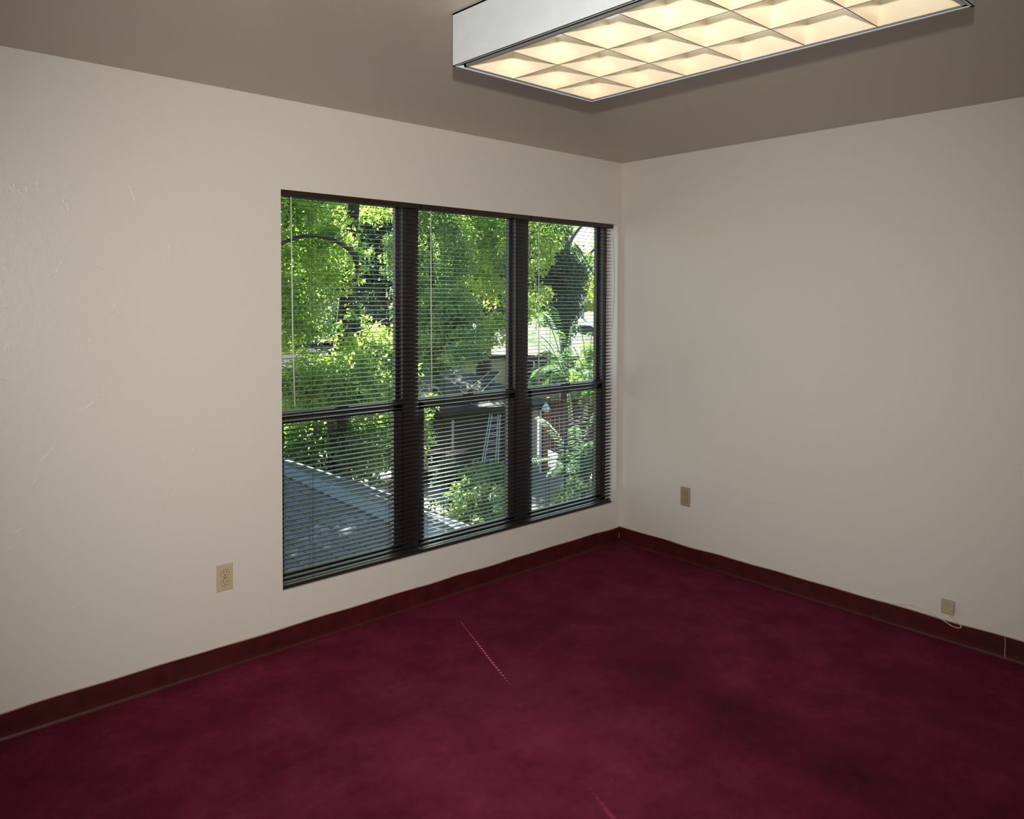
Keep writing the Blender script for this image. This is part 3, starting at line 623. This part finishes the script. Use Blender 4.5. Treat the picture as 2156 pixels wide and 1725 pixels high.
# big bright tree at the left
tb = gnd(at(712, 900, 14.5))
plant('leafy_tree', 'big bright-leaved tree filling the left window, with an arching branch', 'tree', tb,
      [(at(600, 470, 13.5), (1.3, 1.3, 1.0), 130, .17, .3), (at(640, 560, 13.8), (1.15, 1.2, .85), 110, .17, .3), (at(600, 650, 13.5), (1.1, 1.1, .7), 90, .17, .3), (at(770, 445, 15.5), (.9, .9, .45), 22, .16, .2), (at(740, 690, 14.2), (.35, .4, .5), 9, .16),
       (at(440, 450, 12.6), (1.5, 1.3, 1.5), 90, .4), (at(330, 380, 12.2), (1.7, 1.4, 1.9), 90, .45), (at(440, 640, 12.8), (1.4, 1.2, 1.2), 60, .4), (at(610, 700, 13.6), (.7, .7, .35), 20, .26), (at(690, 540, 13.9), (.9, .9, .9), 50, .16, .3)],  # left crown lies out of view, added to shade the lower roof
      .085, 62000, M_leafA, M_bark,
      [([tb, at(716, 800, 14.5), at(720, 730, 14.5), at(728, 640, 14.6), at(735, 540, 14.7), at(745, 380, 15), at(730, 150, 15.5)], [.26, .2, .17, .14, .13, .12, .06]),
       ([at(726, 650, 14.6), at(752, 560, 13.4), at(720, 515, 12.6), at(655, 496, 12.2), at(592, 512, 12.0), at(520, 540, 11.8)], [.05, .04, .034, .03, .026, .02]),
       ([at(722, 715, 14.5), at(765, 700, 14.8), at(815, 672, 15.2)], [.07, .05, .03])], TG)
# unseen canopy added to shade the window and lower roof, gaps carved for sunbeams
lt_ = [o for o in bpy.data.objects if o.name == 'leafy_tree'][0]
_cl = np.concatenate([shell((2.7, 10.2, 10.6), (2.7, 2.0, 2.2), 650, .27, .05), shell((4.2, 10.8, 8.8), (1.6, 1.4, 1.6), 140, .32, .1), shell((1.0, 9.6, 9.0), (1.7, 1.4, 2.0), 220, .3, .1), shell((2.9, 9.9, 5.7), (1.4, 1.1, .75), 90, .3, .1), shell((3.5, 11.1, 5.3), (1.0, 1.1, .6), 60, .28, .1)])
_sv = np.array(_s); _keep = np.ones(len(_cl), bool)
for P0, rr_ in (((-1.42, .02, .615), .09), ((-1.42, .02, 1.78), .08)):
    d_ = _cl[:, :3]-np.array(P0); _keep &= np.linalg.norm(d_-np.outer(d_@_sv, _sv), axis=1) > rr_+_cl[:, 3]*.95
leaves('shade_foliage', _cl[_keep], 52000, .15, M_leafA, lt_)
# hedge-like growth below it
tb = gnd(at(730, 900, 15))
plant('spreading_shrub', 'bright yellow-green shrub mass below the big tree trunk', 'shrub', tb,
      [(at(790, 745, 14.2), (.55, .6, .45), 26, .24), (at(745, 800, 13.6), (1.25, .9, .42), 60, .27), (at(640, 830, 13.4), (1.1, .8, .38), 40, .27), (at(820, 850, 13.2), (.7, .7, .3), 26, .24)],
      .095, 15000, M_leafA, M_bark, [([tb, at(735, 860, 14.5), at(760, 800, 14)], [.06, .05, .03]), ([tb, at(690, 880, 14), at(650, 840, 13.6)], [.05, .04, .02])])
tb = gnd(at(690, 1000, 16))
plant('shaded_shrub', 'dark shaded shrub behind the ridge of the lower roof', 'shrub', tb,
      [(at(630, 930, 15), (1.3, 1.2, .7), 60, .3), (at(740, 950, 15.5), (1.4, 1.2, .75), 70, .3), (at(810, 900, 17), (1.2, 1, .6), 40, .3), (at(700, 880, 15.5), (1.6, 1.0, .5), 60, .3)],
      .10, 22000, M_leafB, M_bark, [([tb, at(700, 960, 15.6), at(720, 900, 15.5)], [.06, .05, .02])])
# dark tree behind
tb = gnd(at(800, 800, 31.1))
plant('evergreen_tree', 'tall dark evergreen tree seen behind the left window mullion', 'tree', tb,
      [(at(800, 560, 31.1), (2.56, 2.56, 3.92), 255, 0.45), (at(790, 380, 31.1), (3.24, 2.70, 2.70), 135, 0.45), (at(700, 700, 32.4), (2.70, 2.16, 1.62), 90, 0.45), (at(850, 760, 31.1), (2.43, 2.16, 1.62), 90, 0.45)],
      .15, 46000, M_leafC, M_bark, [([tb, at(800, 650, 31.1), at(795, 300, 31.1)], [.3, .25, .1]), ([at(815, 690, 28.4), at(770, 640, 29.0), at(700, 600, 29.7)], [.05, .05, .02])], TG)
# middle window trees
tb = gnd(at(1022, 780, 25.8))
plant('leafy_tree', 'sunlit tree with forked dark trunk in the middle window', 'tree', tb,
      [(at(1000, 500, 24.5), (2.0, 1.7, 1.25), 120, .27, .2), (at(1050, 590, 24.5), (1.2, 1.3, 1.1), 60, .25, .2), (at(960, 580, 25.2), (1.3, 1.3, 1.0), 50, .25, .2), (at(1045, 700, 23.8), (0.61, 0.68, 0.48), 16, 0.30), (at(1120, 520, 24.5), (1.3, 1.3, 1.3), 60, .25, .2), (at(1130, 430, 25.8), (2.18, 1.90, 0.82), 30, 0.48), (at(960, 330, 25.8), (3.26, 2.99, 1.63), 60, 0.68), (at(1118, 640, 24.5), (0.68, 0.68, 0.68), 14, 0.30)],
      .13, 30000, M_leafA, M_bark,
      [([tb, at(1018, 700, 25.8), at(1030, 640, 25.8), at(1035, 540, 25.8), at(1010, 420, 25.8)], [.3, .25, .22, .14, .07]), ([at(1022, 680, 25.8), at(985, 620, 25.3), at(930, 560, 25.0)], [.1, .08, .04]), ([at(1032, 600, 25.8), at(1080, 560, 25.2), at(1130, 500, 24.5)], [.09, .07, .04])], TG)
tb = gnd(at(915, 800, 21))
plant('evergreen_tree', 'rounded grey-green tree at the left of the middle window', 'tree', tb,
      [(at(915, 680, 21), (1.0, 1.1, 1.3), 80, .35), (at(960, 690, 20), (.6, .7, .95), 50, .28), (at(900, 520, 22), (1.2, 1.2, 1.4), 60, .4), (at(975, 752, 18.5), (.48, .5, .3), 22, .2)],
      .10, 26000, M_leafB, M_bark, [([tb, at(915, 740, 21), at(905, 500, 22)], [.14, .12, .05])], TG)
tb = gnd(at(1190, 760, 29))
plant('evergreen_tree', 'dense dark tree with straight right side in the right window', 'tree', tb,
      [(at(1185, 640, 29), (.72, .8, 1.15), 90, .36), (at(1170, 560, 29), (1.1, 1, .8), 50, .4), (at(1215, 580, 28), (.5, .5, .5), 16, .3), (at(1130, 600, 29), (.9, .8, 1.0), 40, .4), (at(1120, 500, 29), (1.2, 1.2, 1.0), 40, .4)],
      .12, 24000, M_leafC, M_bark, [([tb, at(1188, 680, 29), at(1180, 560, 29)], [.2, .16, .08])], TG)
tb = gnd(at(1196, 780, 32))
plant('sparse_tree', 'sparse grey-limbed tree against the white sky, upper right', 'tree', tb,
      [(at(1160, 480, 32), (1.2, 1.0, .5), 22, .3), (at(1275, 500, 32), (.5, .6, .7), 12, .28), (at(1235, 560, 32), (1.0, .8, .4), 22, .26), (at(1160, 430, 32), (1.6, 1.2, .5), 20, .3), (at(1290, 590, 32), (.5, .5, .8), 12, .25)],
      .10, 6500, M_leafB, M_barkg,
      [([tb, at(1195, 700, 32), at(1186, 580, 32), at(1192, 520, 32), at(1197, 440, 32)], [.17, .14, .11, .08, .05]), ([at(1188, 545, 32), at(1206, 500, 32), at(1238, 460, 32)], [.08, .07, .05]),
       ([at(1190, 590, 32), at(1228, 548, 32), at(1262, 515, 32)], [.07, .06, .05]), ([at(1232, 548, 32), at(1220, 525, 32), at(1208, 510, 32)], [.04, .035, .02])], TG)
tb = gnd(at(1250, 660, 46))
plant('distant_tree', 'yellow-green distant tree above the far roof ridge', 'tree', tb,
      [(at(1250, 610, 46), (1.7, 2, 1.5), 70, .6), (at(1300, 560, 46), (2.0, 2, 2.0), 50, .6), (at(1225, 640, 45), (1.2, 1.5, .9), 30, .5)], .17, 11000, M_leafD, M_barkg, [([tb, at(1255, 600, 46)], [.3, .15])], TG)
for k_, (px, py, d, rx, rz_, lab) in enumerate([(640, 500, 52, 8, 8, 'dark distant tree mass behind the left window'), (860, 500, 54, 7, 8, 'dark distant tree mass behind the left mullion'), (1030, 520, 56, 6.5, 7, 'green distant tree mass behind the middle window'), (1130, 600, 50, 3.2, 4.2, 'green distant tree left of the dense dark tree')]):
    tb = gnd(at(px, 700, d))
    plant('distant_tree', lab, 'tree', tb, [(at(px, py, d), (rx, rx*.7, rz_), 240, 1.4, .3)], .42, 14000, M_leafC if k_ < 2 else M_leafB, M_bark, [([tb, at(px, py, d)], [.5, .2])], TG)
# yard shrubs
def shrub(px, py, d, r, h, n, m, lab, leaf=.09, k_=26):
    c = at(px, py, d); tb = gnd(c)
    return plant('garden_shrub', lab, 'shrub', tb, [(c, (r, r, h), int(k_*1.8), .15, .2)], leaf, n, m, M_bark, [([tb, c], [.03, .015]), ([tb, c+Vector((r*.5, 0, h*.5))], [.03, .01])], 'shrubs in the yard')
shrub(985, 1065, 15.0, .85, .55, 2400, leafmat('glossy_shrub_leaf', (.07, .15, .05), (.26, .34, .12), .4, 2.5), 'low bright shrub left of the yard, behind the lower roof end')
shrub(1020, 1010, 17.0, .8, .40, 3600, M_leafB, 'leafy shrub at the foot of the ladder')
shrub(945, 1000, 17.0, .45, .35, 1800, M_leafC, 'small dark shrub beside the picnic table')
shrub(1215, 1050, 15.5, .6, .35, 3000, M_leafB, 'deep green shrub low in the right window')
shrub(1225, 975, 17.5, .6, .42, 3200, M_leafB, 'green shrub low before the board fence')
shrub(1205, 965, 19.0, .45, .3, 1800, M_leafB, 'shrub beside the red-brown timber post')
shrub(1250, 800, 17.0, .55, .75, 3800, M_leafA, 'tall sunlit shrub at the right window edge')
shrub(1190, 790, 19.0, 1.0, .45, 4200, M_leafB, 'bushy shrub below the feathery fronds')
shrub(905, 735, 24.0, 1.0, .8, 4200, M_leafB, 'green bush below the rounded tree')
# feathery tree-of-heaven fronds
def fronds(base, tips, lab, ln=.13, rach=None):
    t = thing('feathery_sapling', lab, 'sapling', tuple(gnd(base)), 'feathery saplings')
    MB().tube([gnd(base), base], [.022, .012], 8).build('stem', M_bark, t)
    for tip in tips:
        mid = base.lerp(tip, .5)+Vector((0, 0, .12)); path = smooth_path([base, mid, tip, tip+(tip-base)*.25+Vector((0, 0, -.14))], 8)
        m = MB(); n = len(path)
        for i in range(2, n):
            d = (path[i]-path[i-1]).normalized(); sdv = d.cross(Vector((0, 0, 1))).normalized(); s_ = ln*(.55+.45*math.sin(math.pi*i/n))
            for sg in (1, -1):
                ax_ = (sdv*sg+d*.45+Vector((0, 0, -.30))).normalized(); wd_ = ax_.cross(Vector((0, 0, 1))).normalized()*s_*.14; p = path[i]
                a_ = ax_*s_; m.add([p, p+a_*.35+wd_, p+a_*.8+wd_*.6-Vector((0, 0, s_*.06)), p+a_-Vector((0, 0, s_*.14)), p+a_*.8-wd_*.6-Vector((0, 0, s_*.06)), p+a_*.35-wd_], [(0, 1, 2, 3), (0, 3, 4, 5)])
        m.tube(path, [.006]*n, 5); m.build('frond', M_frond, t)
    return t
fb1 = at(1190, 800, 11)
fronds(fb1, [at(px, py, d) for px, py, d in ((1150, 670, 10.6), (1135, 705, 10.4), (1165, 660, 11.2), (1175, 700, 11.6), (1150, 740, 10.2), (1205, 690, 11), (1140, 775, 10.4), (1190, 735, 10.2), (1125, 715, 11.5))], 'feathery sapling with arching fronds at the left of the right window')
fb2 = at(1240, 840, 12)
fronds(fb2, [at(px, py, d) for px, py, d in ((1225, 700, 12), (1245, 712, 12.4), (1210, 735, 11.6), (1255, 745, 12), (1215, 775, 11.4), (1240, 780, 11.2))], 'feathery sapling nearest the right window edge')
fb3 = at(1210, 1000, 13)
fronds(fb3, [at(px, py, d) for px, py, d in ((1150, 890, 12.4), (1200, 850, 13), (1230, 845, 13.4), (1255, 860, 12.8), (1120, 965, 12), (1210, 905, 12), (1245, 930, 12), (1170, 985, 12))], 'feathery sapling low in the right window before the fence')
fb4 = at(860, 860, 9.5)
fronds(fb4, [at(px, py, d) for px, py, d in ((908, 792, 9.3), (915, 812, 9.6), (900, 770, 9.2), (880, 780, 9.5))], 'near leafy spray left of the shed roof', .10)
